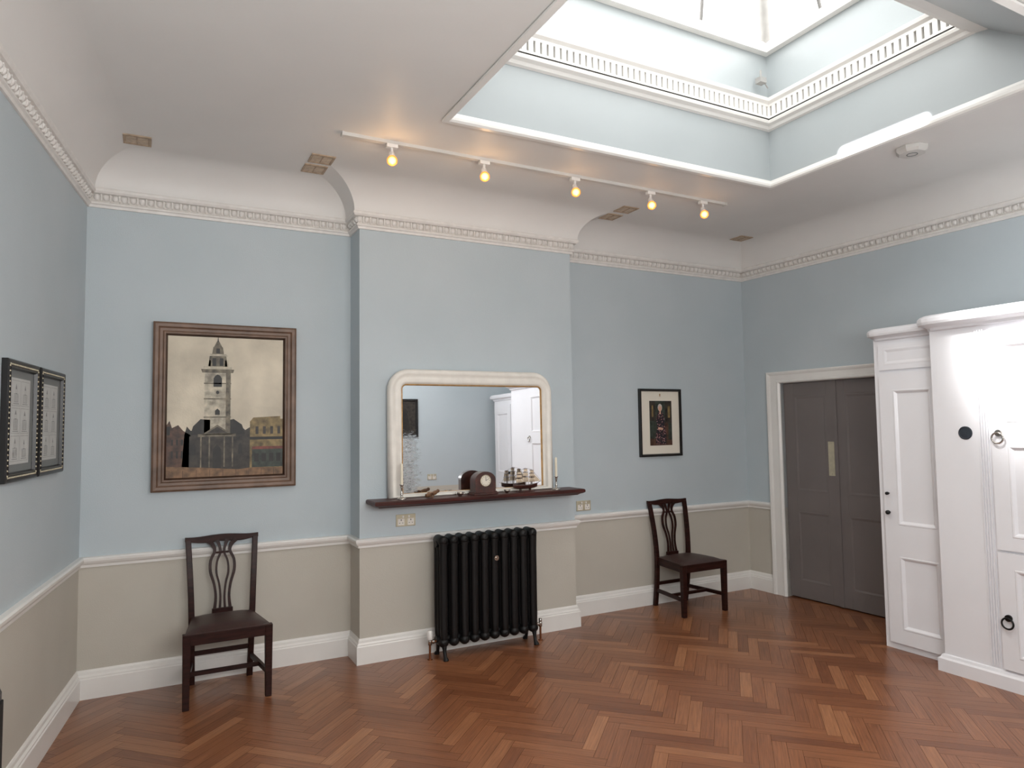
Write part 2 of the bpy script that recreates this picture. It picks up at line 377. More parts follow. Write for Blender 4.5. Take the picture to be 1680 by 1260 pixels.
for a,b in sg:
    a=Vector(a);b=Vector(b);d=(b-a).normalized();n=Vector((d.y,-d.x));L=(b-a).length-.1;k=int(L/.046)
    for j in range(k+1):
        c=a+d*(.05+L*j/k)+n*.03;w=.0155
        mb.hexa([(*(c-d*w),Z1+.05),(*(c+d*w),Z1+.05),(*(c+d*w+n*.025),Z1+.05),(*(c-d*w+n*.025),Z1+.05),(*(c-d*w),Z1+.122),(*(c+d*w),Z1+.122),(*(c+d*w+n*.025),Z1+.122),(*(c-d*w+n*.025),Z1+.122)],0)
st('trim_6',mb,['trim','slot'])
# lantern glazing : hipped roof
ap=(((OX1+OX2)/2-.4,(UN+OY)/2,6.1),((OX1+OX2)/2+.4,(UN+OY)/2,6.1))
mb=MB();sweep(mb,up,[(-.05,Z2-.02),(.05,Z2-.02),(.06,Z2+.02),(.03,Z2+.07),(-.05,Z2+.07)],True)
ZG=Z2+.05
cs=[(OX1,UN,ZG),(OX2,UN,ZG),(OX2,OY,ZG),(OX1,OY,ZG)]
tops=[ap[0],ap[1],ap[1],ap[0]]
for c,tp in zip(cs,tops):
    mb.tube([c,tp],.045,8,2)
mb.tube([ap[0],ap[1]],.05,6,2)
def lerp(a,b,t): return tuple(a[i]+(b[i]-a[i])*t for i in range(3))
for i in range(4):
    a=cs[i];b=cs[(i+1)%4];ta=tops[i];tb=tops[(i+1)%4]
    nb=4 if i%2==0 else 3
    for j in range(1,nb):
        tt=j/nb;mb.tube([lerp(a,b,tt),lerp(ta,tb,tt)],.013,6,1)
fr=st('window_1',mb,['trim','bar','hip'])
mb=MB()
for i in range(4):
    a=cs[i];b=cs[(i+1)%4];ta=tops[i];tb=tops[(i+1)%4]
    if ta==tb: mb.add([a,b,tb],[(0,1,2)])
    else: mb.add([a,b,tb,ta],[(0,1,2,3)])
obj('glass_pane',mb,'glass',parent=fr)
mb=MB();mb.box(-.03,.03,-.025,.025,-.02,.02);mb.cyl((0,0,.02),(0,0,.08),.007);mb.cyl((.03,0,0),(.07,0,-.04),.005)
obj('window_opener',mb,'hip',parent=fr,loc=(OX2-.13,OY-.06,4.10))

# ---------------- door ----------------
def paneled(mb,x0,x1,z0,z1,y,th,stile,panels,rec=.012,mat=0):
    mb.box(x0,x1,y+rec,y+th,z0,z1,mat)
    px0=panels[0][0];px1=panels[0][1]
    mb.box(x0,px0,y,y+rec,z0,z1,mat);mb.box(px1,x1,y,y+rec,z0,z1,mat)
    zz=z0
    for p in panels:
        mb.box(px0,px1,y,y+rec,zz,p[2],mat);zz=p[3]
        mb.rframe(p[0],p[1],p[2],p[3],[(0,y),(.004,y-.25*rec),(.012,y-.2*rec),(.022,y+rec*.6),(.028,y+rec)],mat)
    mb.box(px0,px1,y,y+rec,zz,z1,mat)
for i,(a,b) in enumerate(((.434,.966),(.969,1.497))):
    mb=MB();pa=(a+.11,b-.09) if i==0 else (a+.09,b-.11)
    paneled(mb,a,b,.012,1.982,.035,.04,.1,[(pa[0],pa[1],.16,.80),(pa[0],pa[1],.98,1.86)],.004)
    mb.cyl((a+.003 if i==0 else b-.003,.03,.25),(a+.003 if i==0 else b-.003,.03,.33),.008,n=8)
    d=st('door_%d'%(i+1),mb,'door',loc=(XR,YB,0),rz=ROT_R,bevel=.002)
    if i==0:
        mb=MB();mb.box(.885,.945,.031,.0355,1.14,1.44);mb.sph((.915,.031,1.155),.004,8,4);mb.sph((.915,.031,1.425),.004,8,4)
        obj('finger_plate',mb,'brass',parent=d,label='brass finger plate')
        mb=MB();mb.box(.952,.985,.024,.036,.012,1.982);obj('door_astragal',mb,'door',parent=d)
mb=MB()
archi=[(0,0),(0,-.028),(.012,-.034),(.03,-.030),(.045,-.022),(.11,-.020),(.118,-.026),(.132,-.026),(.145,-.012),(.145,.04)]
st_pts=lambda i:[(.285+i,0),(.285+i,2.095-i*.76),(1.645-i,2.095-i*.76),(1.645-i,0)]
rings=[[(x,y,z) for x,z in st_pts(i)] for i,y in archi]
n=4
for k in range(len(rings)-1):
    mb.add(rings[k]+rings[k+1],[(j,j+n,j+n+1,j+1) for j in range(3)],0)
st('trim_7',mb,'trim',loc=(XR,YB,0),rz=ROT_R)

# ---------------- cupboards ----------------
def cupboard(name,loc,w,d,h,caph,over,label,faces,rz=-math.pi/2,plinth=.0,lret=None,right=True,plret=None):
    root=obj(name,None,None,loc=loc,rz=rz,label=label,cat='cupboard')
    mb=MB();mb.box(0,w,.0,d,0,h+caph*.98)
    obj('body',mb,'cup',parent=root,bevel=.003)
    mb=MB();k_=caph/.10
    prof=[(0,h+0),(over*.3,h+.005),(over*.35,h+.02*k_),(over*.7,h+.035*k_),(over,h+.04*k_),(over*1.08,h+.055*k_),(over*1.08,h+.075*k_),(over*.9,h+.09*k_),(over*.6,h+caph),(0,h+caph)]
    r=.05
    path=[(0,lret if lret else d)]+[(r-r*math.cos(math.radians(a)),r-r*math.sin(math.radians(a))) for a in (0,22.5,45,67.5,90)]
    path+= [(w-.001,0),(w,d)] if right else [(w,0)]
    sweep(mb,path,prof)
    obj('cornice',mb,'cup',parent=root)
    if plinth:
        mb=MB();pr=[(0,0),(plinth,0),(plinth,.08),(plinth*.6,.09),(plinth*.4,.105),(0,.11)]
        sweep(mb,[(0,plret or d),(0,0),(w,0)],pr);obj('plinth',mb,'cup',parent=root)
    faces(root)
    return root
def ring_pull(parent,x,z,y,mt='silver'):
    mb=MB();mb.cyl((x,y,z+.03),(x,y-.012,z+.03),.020,n=16);mb.cyl((x,y-.012,z+.03),(x,y-.024,z+.03),.009,n=10);mb.torus((x,y-.020,z),.032,.0055)
    obj('ring_handle',mb,mt,parent=parent,label='metal ring pull handle')
def knob(parent,x,z,y,mt='iron',r=.014):
    mb=MB();mb.tube([(x,y,z),(x,y-.012,z),(x,y-.016,z),(x,y-.03,z),(x,y-.034,z)],[r*.5,r*.5,r,r,r*.4],12)
    obj('knob',mb,mt,parent=parent,label='small dark round knob')
def f1(root):
    mb=MB();paneled(mb,.045,.495,1.985,2.17,-.016,.018,.05,[(.085,.47,2.02,2.14)],.004);obj('frieze_panel',mb,'cup',parent=root)
    mb=MB();paneled(mb,.045,.495,.05,1.965,-.02,.02,.08,[(.145,.42,.15,.66),(.145,.42,.88,1.84)],.012)
    d=obj('door',mb,'cup',parent=root);knob(d,.085,1.10,-.02,r=.011);knob(d,.085,.965,-.02,r=.015)
cupboard('white_cupboard',(4.74,3.26,0),.497,.58,2.20,.09,.055,'tall narrow white painted cupboard with panelled door and moulded top',f1,right=False)
def f2(root):
    mb=MB()
    for x in (.285,.30,.315,.33): mb.box(x,x+.007,-.008,.001,.12,2.18)
    obj('pilaster_reeding',mb,'cup',parent=root)
    for x0,x1,hx in ((.36,.92,.405),(.93,1.49,1.44)):
        mb=MB();paneled(mb,x0,x1,.83,2.17,-.02,.021,.08,[(x0+.09,x1-.09,.91,1.46),(x0+.09,x1-.09,1.60,2.08)],.012)
        d=obj('door',mb,'cup',parent=root);ring_pull(d,hx,1.505,-.02)
        mb=MB();paneled(mb,x0,x1,.12,.815,-.02,.021,.08,[(x0+.09,x1-.09,.20,.72)],.012)
        d=obj('door',mb,'cup',parent=root);ring_pull(d,hx,.40,-.02,'iron')
    mb=MB();mb.cyl((.20,0,1.535),(.20,-.004,1.535),.042,n=32);mb.torus((.20,-.004,1.535),.037,.003);mb.cyl((.20,-.004,1.535),(.20,-.006,1.535),.012,n=14)
    obj('escutcheon',mb,'plate',parent=root,label='dark blue-grey round metal escutcheon')
cupboard('white_cupboard',(4.60,2.76,0),2.0,.70,2.205,.105,.08,'large white glossy cupboard with ring handles and projecting cornice',f2,plinth=.03,lret=.075,right=False,plret=.10)
def f3(root):
    mb=MB();paneled(mb,.04,.58,.08,2.05,-.02,.02,.08,[(.13,.49,.18,.85),(.13,.49,1.0,1.92)],.012);d=obj('door',mb,'cup',parent=root);knob(d,.54,1.0,-.02,r=.022)
    mb=MB();paneled(mb,.60,1.14,.08,2.05,-.02,.02,.08,[(.69,1.05,.18,.85),(.69,1.05,1.0,1.92)],.012);d=obj('door',mb,'cup',parent=root);knob(d,.64,1.0,-.02,r=.022)
cupboard('white_cupboard',(4.95,.69,0),1.18,.45,2.12,.10,.05,'white painted cupboard with two panelled doors and dark knobs',f3)

# ---------------- chairs ----------------
def ribbon(mb,pts,w,th,yf,mat=0):
    rings=[]
    for i,p in enumerate(pts):
        a=pts[max(i-1,0)];b=pts[min(i+1,len(pts)-1)];d=Vector((b[0]-a[0],b[1]-a[1])).normalized();n=Vector((-d.y,d.x));ww=(p[2] if len(p)>2 else w)/2
        y=yf(p[1])
        q=[(p[0]-n.x*ww,p[1]-n.y*ww),(p[0]+n.x*ww,p[1]+n.y*ww)]
        rings.append([(q[0][0],y-th/2,q[0][1]),(q[1][0],y-th/2,q[1][1]),(q[1][0],y+th/2,q[1][1]),(q[0][0],y+th/2,q[0][1])])
    mb.loft(rings,mat,False)
def cr(pts,n=5):
    out=[]
    for i in range(len(pts)-1):
        p0=pts[max(i-1,0)];p1=pts[i];p2=pts[i+1];p3=pts[min(i+2,len(pts)-1)]
        for k in range(n):
            t=k/n
            out.append(tuple(.5*((2*b)+(-a+c)*t+(2*a-5*b+4*c-d)*t*t+(-a+3*b-3*c+d)*t**3) for a,b,c,d in zip(p0,p1,p2,p3)))
    out.append(pts[-1]);return out
def chair(loc,label,rz=0):
    root=obj('dining_chair',None,None,loc=loc,rz=rz,label=label,cat='chair',group='matching splat-back dining chairs')
    def yf(z): return .20+.066*max(0,(z-.43)/.49)**1.15
    for s in (-1,1):
        mb=MB();x=s*.228
        mb.hexa([(x-.018,-.210,0),(x+.018,-.210,0),(x+.018,-.174,0),(x-.018,-.174,0),(x-.022,-.213,.43),(x+.022,-.213,.43),(x+.022,-.169,.43),(x-.022,-.169,.43)])
        obj('leg',mb,'mahog',parent=root,bevel=.003)
        mb=MB();pts=cr([(s*.174,.245,0),(s*.178,.212,.22),(s*.182,.200,.43),(s*.189,.212,.62),(s*.198,.240,.80),(s*.204,.262,.905)],4);rings=[]
        for p in pts:
            w=.018 if p[2]<.45 else .018-.003*(p[2]-.45)
            rings.append([(p[0]-w,p[1]-w*.9,p[2]),(p[0]+w,p[1]-w*.9,p[2]),(p[0]+w,p[1]+w*.9,p[2]),(p[0]-w,p[1]+w*.9,p[2])])
        mb.loft(rings,0,False);obj('leg',mb,'mahog',parent=root,bevel=.003)
    mb=MB()
    mb.box(-.21,.21,-.209,-.185,.365,.432);mb.box(-.165,.165,.192,.212,.365,.432)
    for s in (-1,1):
        a=s*.232;b=s*.183
        xs=sorted((a,a-s*.022));xb=sorted((b,b-s*.022))
        mb.hexa([(xs[0],-.175,.365),(xs[1],-.175,.365),(xb[1],.195,.365),(xb[0],.195,.365),(xs[0],-.175,.432),(xs[1],-.175,.432),(xb[1],.195,.432),(xb[0],.195,.432)])
    obj('seat_rail',mb,'mahog',parent=root,bevel=.003)
    mb=MB();n=10;grid=[]
    for j in range(n+1):
        for i in range(n+1):
            u=i/n;v=j/n;hw=.238+(.180-.238)*v
            e=min(1,min(u,1-u)*6)*min(1,min(v,1-v)*6);e=max(0,e)**.5
            grid.append((-hw+2*hw*u,-.214+.405*v,.432+.022*e+.012*math.sin(math.pi*u)*math.sin(math.pi*v)))
    mb.add(grid,[(j*(n+1)+i,j*(n+1)+i+1,(j+1)*(n+1)+i+1,(j+1)*(n+1)+i) for j in range(n) for i in range(n)],0,True)
    mb.hexa([(-.238,-.214,.428),(.238,-.214,.428),(.18,.191,.428),(-.18,.191,.428),(-.238,-.214,.434),(.238,-.214,.434),(.18,.191,.434),(-.18,.191,.434)])
    obj('seat',mb,'leather',parent=root,label='dark brown leather drop-in seat')
    mb=MB();rings=[]
    for i in range(25):
        u=-1+2*i/24;x=u*.223
        zt=.922+.008*math.cos(u*math.pi*1.0)+.010*abs(u)**3+ .002
        zb=.884+.012*math.cos(u*math.pi*2)*.3+.012*abs(u)**2
        y=.262+.010*(1-u*u);hh=.0105
        rings.append([(x,y-hh,zb),(x,y+hh,zb),(x,y+hh+.004,zt),(x,y-hh+.002,zt)])
    mb.loft(rings,0,False);obj('crest_rail',mb,'mahog',parent=root,bevel=.004)
    mb=MB()
    yy=lambda z:yf(z)+.002
    for s in (-1,1):
        ribbon(mb,cr([(s*.048,.455,.020),(s*.040,.54,.016),(s*.050,.62,.016),(s*.072,.70,.018),(s*.070,.77,.017),(s*.046,.825,.018),(s*.056,.865,.024),(s*.084,.895,.030)],4),.02,.012,yy)
        ribbon(mb,cr([(s*.016,.455,.015),(s*.012,.54,.012),(s*.020,.62,.012),(s*.036,.69,.013),(s*.032,.76,.012),(s*.012,.815,.014),(s*.018,.86,.018),(s*.032,.895,.024)],4),.014,.0125,yy)
    mb.box(-.062,.062,yf(.46)-.010,yf(.46)+.012,.430,.468)
    mb.box(-.040,.040,yf(.81)-.006,yf(.81)+.008,.812,.822)
    obj('splat',mb,'mahog',parent=root,label='pierced vase-shaped back splat')
    mb=MB()
    for s in (-1,1):
        a=s*.228;b=s*.176
        mb.hexa([(a-.009,-.180,.125),(a+.009,-.180,.125),(b+.009,.222,.125),(b-.009,.222,.125),(a-.009,-.180,.155),(a+.009,-.180,.155),(b+.009,.222,.155),(b-.009,.222,.155)])
    mb.box(-.198,.198,-.010,.010,.128,.152)
    mb.box(-.170,.170,.206,.222,.185,.212)
    obj('stretcher',mb,'mahog',parent=root)
    return root
c1=chair((.45,4.72,0),'dark mahogany splat-back chair with leather seat beneath large painting')
c2=copytree(c1,loc=(4.222,4.74,0),label='dark mahogany splat-back chair with leather seat near double doors')

# ---------------- big painting ----------------
px0,px1,pz0,pz1=.025,.92,1.225,2.325
root=obj('framed_painting',None,None,loc=((px0+px1)/2,YB-.001,pz0),label='large oil painting of church tower in brown wooden frame',cat='painting')
w=px1-px0;h=pz1-pz0
mb=MB();mb.rframe(-w/2,w/2,0,h,[(0,0),(0,-.04),(.012,-.048),(.03,-.046),(.04,-.034),(.056,-.032),(.064,-.038),(.074,-.036)],0)
mb.rframe(-w/2,w/2,0,h,[(.074,-.036),(.086,-.016)],1)
obj('frame',mb,['frame','framed'],parent=root)
mb=MB();ix0,ix1,iz0,iz1=-w/2+.08,w/2-.08,.08,h-.08;iw=ix1-ix0;ih=iz1-iz0
PX=lambda s:ix0+s*iw
PZ=lambda t:iz0+t*ih
def P(pts,y,m): mb.poly([(PX(a),PZ(b)) for a,b in pts],y,m)
def Rr(a,b,c,d,y,m): P([(a,c),(b,c),(b,d),(a,d)],y,m)
mb.rectp(ix0,ix1,iz0,iz1,-.015,0)
y1=-.0155;y2=-.016;y3=-.0165;y4=-.017
P([(0,.05),(.2,.05),(.2,.30),(.14,.33),(.10,.37),(.05,.35),(.03,.40),(0,.36)],y1,5)
Rr(.0,.035,.30,.36,y2,4)
for k in range(3): Rr(.045+k*.04,.06+k*.04,.14,.19,y2,4);Rr(.045+k*.04,.06+k*.04,.23,.27,y2,4)
P([(.13,.05),(.72,.05),(.72,.36),(.66,.33),(.62,.36),(.60,.33),(.2,.33),(.17,.36),(.15,.30)],y1,3)
P([(.20,.30),(.36,.30),(.36,.405),(.28,.41),(.22,.36)],y2,4)
P([(.50,.30),(.66,.30),(.63,.37),(.56,.41),(.50,.40)],y2,4)
P([(.70,.05),(1,.05),(1,.41),(.97,.41),(.97,.43),(.73,.42),(.70,.39)],y2,6)
Rr(.70,1,.26,.28,y3,4);
for k in range(4): Rr(.75+.065*k,.775+.065*k,.30,.355,y3,3)
Rr(.72,1,.06,.19,y3,7);
for k in range(4): Rr(.74+.065*k,.78+.065*k,.10,.16,y4,4)
Rr(.72,1,.19,.21,y4,9)
Rr(.31,.53,.18,.74,y2,1);Rr(.49,.53,.30,.74,y3,2)
P([(.29,.74),(.55,.74),(.56,.765),(.28,.765)],y3,2);Rr(.30,.54,.765,.785,y3,1)
for zz in (.42,.55,.66): Rr(.305,.535,zz,zz+.008,y4,2)
P([(.385,.64),(.455,.64),(.455,.70),(.44,.72),(.42,.728),(.40,.72),(.385,.70)],y4,4)
P([(.40,.44),(.44,.44),(.44,.47),(.42,.485),(.40,.47)],y4,4);mb.ell(PX(.42),PZ(.60),.010,.012,y4,4)
Rr(.33,.36,.785,.83,y2,1);Rr(.48,.51,.785,.83,y2,1)
P([(.34,.785),(.50,.785),(.49,.86),(.35,.86)],y2,2);P([(.375,.79),(.405,.79),(.405,.845),(.375,.845)],y3,4);P([(.435,.79),(.465,.79),(.465,.845),(.435,.845)],y3,4)
P([(.335,.86),(.505,.86),(.49,.875),(.35,.875)],y3,1)
P([(.37,.875),(.47,.875),(.46,.925),(.38,.925)],y2,2);P([(.385,.925),(.455,.925),(.43,.965),(.41,.965)],y2,2);P([(.413,.96),(.427,.96),(.422,.995),(.418,.995)],y3,4)
Rr(.405,.435,.88,.915,y3,4)
P([(.19,.05),(.65,.05),(.65,.29),(.19,.29)],y3,3)
Rr(.26,.58,.285,.305,y4,2)
P([(.29,.30),(.55,.30),(.42,.37)],y4,2);P([(.33,.31),(.51,.31),(.42,.355)],y4-.0004,3)
for a in (.28,.35,.475,.545): Rr(a,a+.012,.07,.285,y4,2)
Rr(.385,.455,.06,.20,y4,4);P([(.39,.20),(.45,.20),(.42,.235)],y4,4)
for a in (.21,.60): P([(a,.16),(a+.035,.16),(a+.035,.22),(a+.018,.24),(a,.22)],y4,4)
P([(0,0),(1,0),(1,.055),(.72,.06),(.6,.05),(.3,.07),(0,.085)],y4-.0005,8)
for k in range(9): Rr(.03+k*.11,.034+k*.11,.0,.055,y4-.0008,5)
obj('canvas',mb,['psky','pst','pstd','pdk','pblk','pbr','poc','pgr','pgd','pred'],parent=root,label='painted church tower under cream sky')

# ---------------- small portrait picture ----------------
qx0,qx1,qz0,qz1=3.945,4.435,1.32,1.94
root=obj('framed_photograph',None,None,loc=((qx0+qx1)/2,YB-.001,qz0),label='black framed portrait photograph with wide cream mount',cat='picture')
w=qx1-qx0;h=qz1-qz0
mb=MB();mb.rframe(-w/2,w/2,0,h,[(0,0),(0,-.024),(.004,-.028),(.018,-.028),(.024,-.012)]);obj('frame',mb,'black',parent=root)
mb=MB();mb.rectp(-w/2+.02,w/2-.02,.02,h-.02,-.010,0);mb.ell(0,h-.055,.007,.012,-.0105,1);mb.rectp(-.010,.010,h-.072,h-.069,-.0105,1);obj('mount',mb,['mount','gold'],parent=root)
mb=MB();a0,a1,b0,b1=-.125,.135,.10,.51;mb.rectp(a0,a1,b0,b1,-.0106,0)
def q(pts,y,m): mb.poly([(a0+(a1-a0)*s,b0+(b1-b0)*t) for s,t in pts],y,m)
q([(0,.55),(.25,.55),(.25,1),(0,1)],-.0109,1);q([(.7,.5),(1,.5),(1,1),(.7,1)],-.0109,1);q([(.10,.64),(.17,.64),(.17,.90),(.10,.90)],-.0112,5)
q([(.82,.62),(.92,.62),(.92,.88),(.82,.88)],-.0112,5);q([(0,0),(1,0),(1,.12),(0,.16)],-.0109,6)
q([(.60,.14),(.82,.14),(.84,.46),(.78,.52),(.60,.46)],-.0112,6)
q([(.25,.03),(.72,.03),(.74,.25),(.66,.45),(.66,.62),(.60,.72),(.54,.76),(.42,.76),(.34,.70),(.30,.58),(.32,.40),(.25,.22)],-.0115,2)
mb.ell(a0+(a1-a0)*.47,b0+(b1-b0)*.85,.026,.034,-.0117,4);mb.ell(a0+(a1-a0)*.47,b0+(b1-b0)*.825,.019,.026,-.0119,3)
q([(.44,.70),(.51,.70),(.50,.78),(.45,.78)],-.0118,3);q([(.36,.36),(.58,.34),(.60,.39),(.38,.41)],-.0119,3)
obj('print',mb,['pgr','pdk','floral','skin','ggrey','poc','pbr'],parent=root,label='portrait of a seated grey-haired person in patterned dress')
# dark picture on rear wall (seen in the mirror)
root=obj('framed_picture',None,None,loc=(3.46,YR+.001,1.58),rz=math.pi,label='dark picture in black frame on plain blue wall',cat='picture')
mb=MB();mb.rframe(-.22,.22,0,.58,[(0,0),(0,-.024),(.006,-.03),(.03,-.028),(.04,-.012)]);obj('frame',mb,'black',parent=root)
mb=MB();mb.rectp(-.19,.19,.03,.55,-.012,0);mb.poly([(-.1,.1),(.1,.1),(.06,.4),(-.04,.42)],-.0125,1);obj('canvas',mb,['pdk','pblk'],parent=root)

# ---------------- two left wall prints ----------------
def leftprint(ycen,label):
    root=obj('framed_engraving',None,None,loc=(xl(ycen)+.001,ycen,1.405),rz=ROT_L,label=label,cat='picture',group='framed engravings on the side wall')
    w=.455;h=.53
    mb=MB();mb.rframe(-w/2,w/2,0,h,[(0,0),(0,-.022),(.006,-.027),(.03,-.022),(.036,-.026),(.042,-.012)])
    for k in range(22):
        z=.03+k*(h-.06)/21
        for s in (-1,1): mb.sph((s*(w/2-.022),-.0245,z),.0045,6,4,1)
    for k in range(19):
        x=-w/2+.03+k*(w-.06)/18
        for z in (.022,h-.022): mb.sph((x,-.0245,z),.0045,6,4,1)
    obj('frame',mb,['black','brass'],parent=root)
    mb=MB();mb.rectp(-w/2+.04,w/2-.04,.04,h-.04,-.010,0);obj('mount',mb,'gmount',parent=root)
    mb=MB();mb.rectp(-.135,.135,.075,h-.075,-.0108,0)
    for i in range(2):
        for j in range(3):
            x=-.125+i*.128;z=.088+j*.122
            mb.rframe(x,x+.118,z,z+.112,[(0,-.0111),(.0015,-.0111)],1)
            hh=.03+random.random()*.02
            mb.rframe(x+.030,x+.088,z+.016,z+.016+hh,[(0,-.0112),(.002,-.0112)],1)
            tw=.016+random.random()*.008
            mb.rframe(x+.059-tw/2,x+.059+tw/2,z+.016+hh,z+.016+hh+.022,[(0,-.0112),(.002,-.0112)],1)
            mb.poly([(x+.059-tw/2,z+.038+hh),(x+.059+tw/2,z+.038+hh),(x+.059,z+.056+hh*.8+.012)],-.0112,1)
            for k in range(5): hx=x+.036+k*.011;mb.rectp(hx,hx+.003,z+.019,z+.012+hh,-.0113,1)
            mb.rectp(x+.020,x+.098,z+.008,z+.011,-.0112,1)
    obj('print',mb,['paper','ink'],parent=root,label='pale architectural engravings arranged in a grid')
    return root
r1=leftprint(3.785,'black framed architectural engraving with beaded gold edge')
copytree(r1,loc=(xl(4.265)+.001,4.265,1.405))

# ---------------- mantel shelf + mirror ----------------
mb=MB();SX0,SX1,SY0=1.36,3.05,4.575
def srr(i,z): return [(SX0+i,SY0+i,z),(SX1-i,SY0+i,z),(SX1-i,YC,z),(SX0+i,YC,z)]
mb.loft([srr(.045,1.070),srr(.03,1.080),srr(.012,1.086),srr(0,1.094),srr(0,1.110),srr(.006,1.117),srr(.012,1.118)],0,False)
obj('mantel_shelf',mb,'shelf',label='dark mahogany mantel shelf fixed to chimney breast',cat='shelf')
SZ=1.118
root=obj('overmantel_mirror',None,None,loc=(2.180,4.749,SZ+.001),rot=(-math.radians(.6),0,0),label='cream framed overmantel mirror with rounded top and aged glass',cat='mirror')
def mring(x0,x1,z0,z1,r,y,n=8):
    P=[(x0,y,z0),(x1,y,z0)]
    for cx,cz,a0 in ((x1-r,z1-r,0),(x0+r,z1-r,90)):
        for k in range(n+1):
            a=math.radians(a0+90*k/n);P.append((cx+r*math.cos(a),y,cz+r*math.sin(a)))
    return P
mb=MB();rings=[]
for t,y in ((0,.018),(0,-.006),(.06,-.020),(.2,-.028),(.35,-.022),(.45,-.014),(.55,-.016),(.75,-.022),(.88,-.016),(.93,-.006)):
    rings.append(mring(-.673+.108*t,.673-.094*t,0+.03*t,.918-.115*t,.155-.125*t,y))
mb.loft(rings,0,True,False);obj('frame',mb,'cream',parent=root)
mb=MB();rings=[]
for t,y in ((.93,-.006),(.95,-.010),(1.0,-.008),(1.03,.004)):
    rings.append(mring(-.673+.108*t,.673-.094*t,0+.03*t,.918-.115*t,.155-.125*min(t,1.1),y))
mb.loft(rings,0,True,False);obj('gilt_slip',mb,'gold',parent=root)
mb=MB();mb.poly([(a,c) for a,b,c in mring(-.568,.582,.026,.806,.03,0)],.002);obj('mirror_glass',mb,'mirror',parent=root,label='aged silvered mirror glass with foxing')

# mantel items
def candlestick(x,y,ch,label):
    root=obj('candlestick',None,None,loc=(x,y,SZ),label=label,cat='candlestick',group='candlesticks on the mantel shelf')
    mb=MB();mb.lathe((0,0,0),[(.001,0),(.032,0),(.033,.004),(.026,.010),(.010,.016),(.007,.025),(.011,.034),(.007,.042),(.0065,.075),(.011,.084),(.008,.090),(.013,.096),(.016,.104),(.012,.104),(.001,.1)],20)
    obj('stick',mb,'silver',parent=root)
    mb=MB();mb.lathe((0,0,.100),[(.0095,0),(.0092,ch*.6),(.0085,ch-.006),(.004,ch),(.001,ch)],14);mb.cyl((0,0,.1+ch),(0,0,.1+ch+.008),.001,n=6)
    obj('candle',mb,'candle',parent=root,label='cream wax candle')
candlestick(1.574,4.655,.15,'silver candlestick with cream candle at mirror frame')
candlestick(2.832,4.655,.15,'silver candlestick with cream candle beside model ship')
root=obj('mantel_clock',None,None,loc=(2.195,4.645,SZ),rz=math.radians(8),label='small dark walnut mantel clock with white dial',cat='clock')
root.scale=(1.12,1.0,1.04)
mb=MB();mb.box(-.095,.095,-.045,.045,0,.014);mb.box(-.088,.088,-.040,.040,.014,.022)
out=[(-.08,.022),(.08,.022),(.08,.10)]+[(.08*math.cos(math.radians(a)),.10+.062*math.sin(math.radians(a))) for a in range(10,180,10)]+[(-.08,.10)]
mb.prism(out,-.035,.035);obj('case',mb,'clockw',parent=root,bevel=.002)
mb=MB();mb.torus((.0,-.036,.098),.038,.0035);obj('bezel',mb,'brass',parent=root)
mb=MB();mb.cyl((0,-.034,.098),(0,-.0375,.098),.036,n=28)
for k in range(12):
    a=k*math.pi/6;mb.poly([(.029*math.cos(a)-.0015,.098+.029*math.sin(a)-.003),(.029*math.cos(a)+.0015,.098+.029*math.sin(a)-.003),(.029*math.cos(a)+.0015,.098+.029*math.sin(a)+.003),(.029*math.cos(a)-.0015,.098+.029*math.sin(a)+.003)],-.0379,1)
obj('dial',mb,['mount','black'],parent=root)
mb=MB();mb.box(-.0012,.0012,-.040,-.0385,.098,.124);mb.hexa([(-.001,-.040,.0965),(.02,-.040,.108),(.02,-.0385,.108),(-.001,-.0385,.0965),(-.001,-.040,.0990),(.02,-.040,.111),(.02,-.0385,.111),(-.001,-.0385,.0990)])
obj('clock_hand',mb,'black',parent=root)
root=obj('model_ship',None,None,loc=(2.555,4.655,SZ),label='model sailing ship with three masts on wooden stand',cat='model ship')
mb=MB();mb.box(-.07,.07,-.02,.02,0,.008);mb.box(-.045,-.038,-.014,.014,.008,.022);mb.box(.038,.045,-.014,.014,.008,.022);obj('stand',mb,'clockw',parent=root)
mb=MB();rings=[]
for i in range(13):
    u=-1+2*i/12;x=u*.105;b=.024*(1-abs(u)**2.6)+.001;k=.020+.014*abs(u)**3;tz=.050+.012*u*u
    rings.append([(x,0,k),(x,-b*.7,k+.008),(x,-b,tz-.004),(x,-b*.95,tz),(x,b*.95,tz),(x,b,tz-.004),(x,b*.7,k+.008)])
mb.loft(rings,0,False);obj('hull',mb,'hull',parent=root)
mb=MB()
masts=((-.055,.155),(0,.178),(.055,.165))
for x,z in masts:
    mb.cyl((x,0,.045),(x,0,z),.0030,.0016,6)
    for q_,ww in ((.42,.036),(.66,.030),(.86,.022)):
        zz=.045+(z-.045)*q_+.012;mb.cyl((x,-ww,zz),(x,ww,zz),.0014,n=5);mb.cyl((x-ww*.8,-.004,zz),(x+ww*.8,-.004,zz),.0018,n=5)
mb.cyl((.10,0,.055),(.14,0,.078),.0022,.0012,6);obj('mast',mb,'hull',parent=root)
mb=MB()
for x,z in masts:
    for (q0,q1,ww) in ((.12,.40,.026),(.46,.66,.022),(.70,.86,.016)):
        za=.045+(z-.045)*q0+.012;zb=.045+(z-.045)*q1+.010;rings=[]
        for k in range(5):
            t_=k/4;rings.append([(x+u*ww*(1.05-.15*t_),-.006-.006*math.sin(math.pi*t_)*(1-.3*u*u),za+(zb-za)*t_) for u in (-1,-.5,0,.5,1)])
        mb.loft(rings,0,True,False,False)
mb.add([(.06,0,.07),(.135,0,.075),(.058,0,.15)],[(0,1,2)]);obj('sail',mb,'sail',parent=root)
mb=MB()
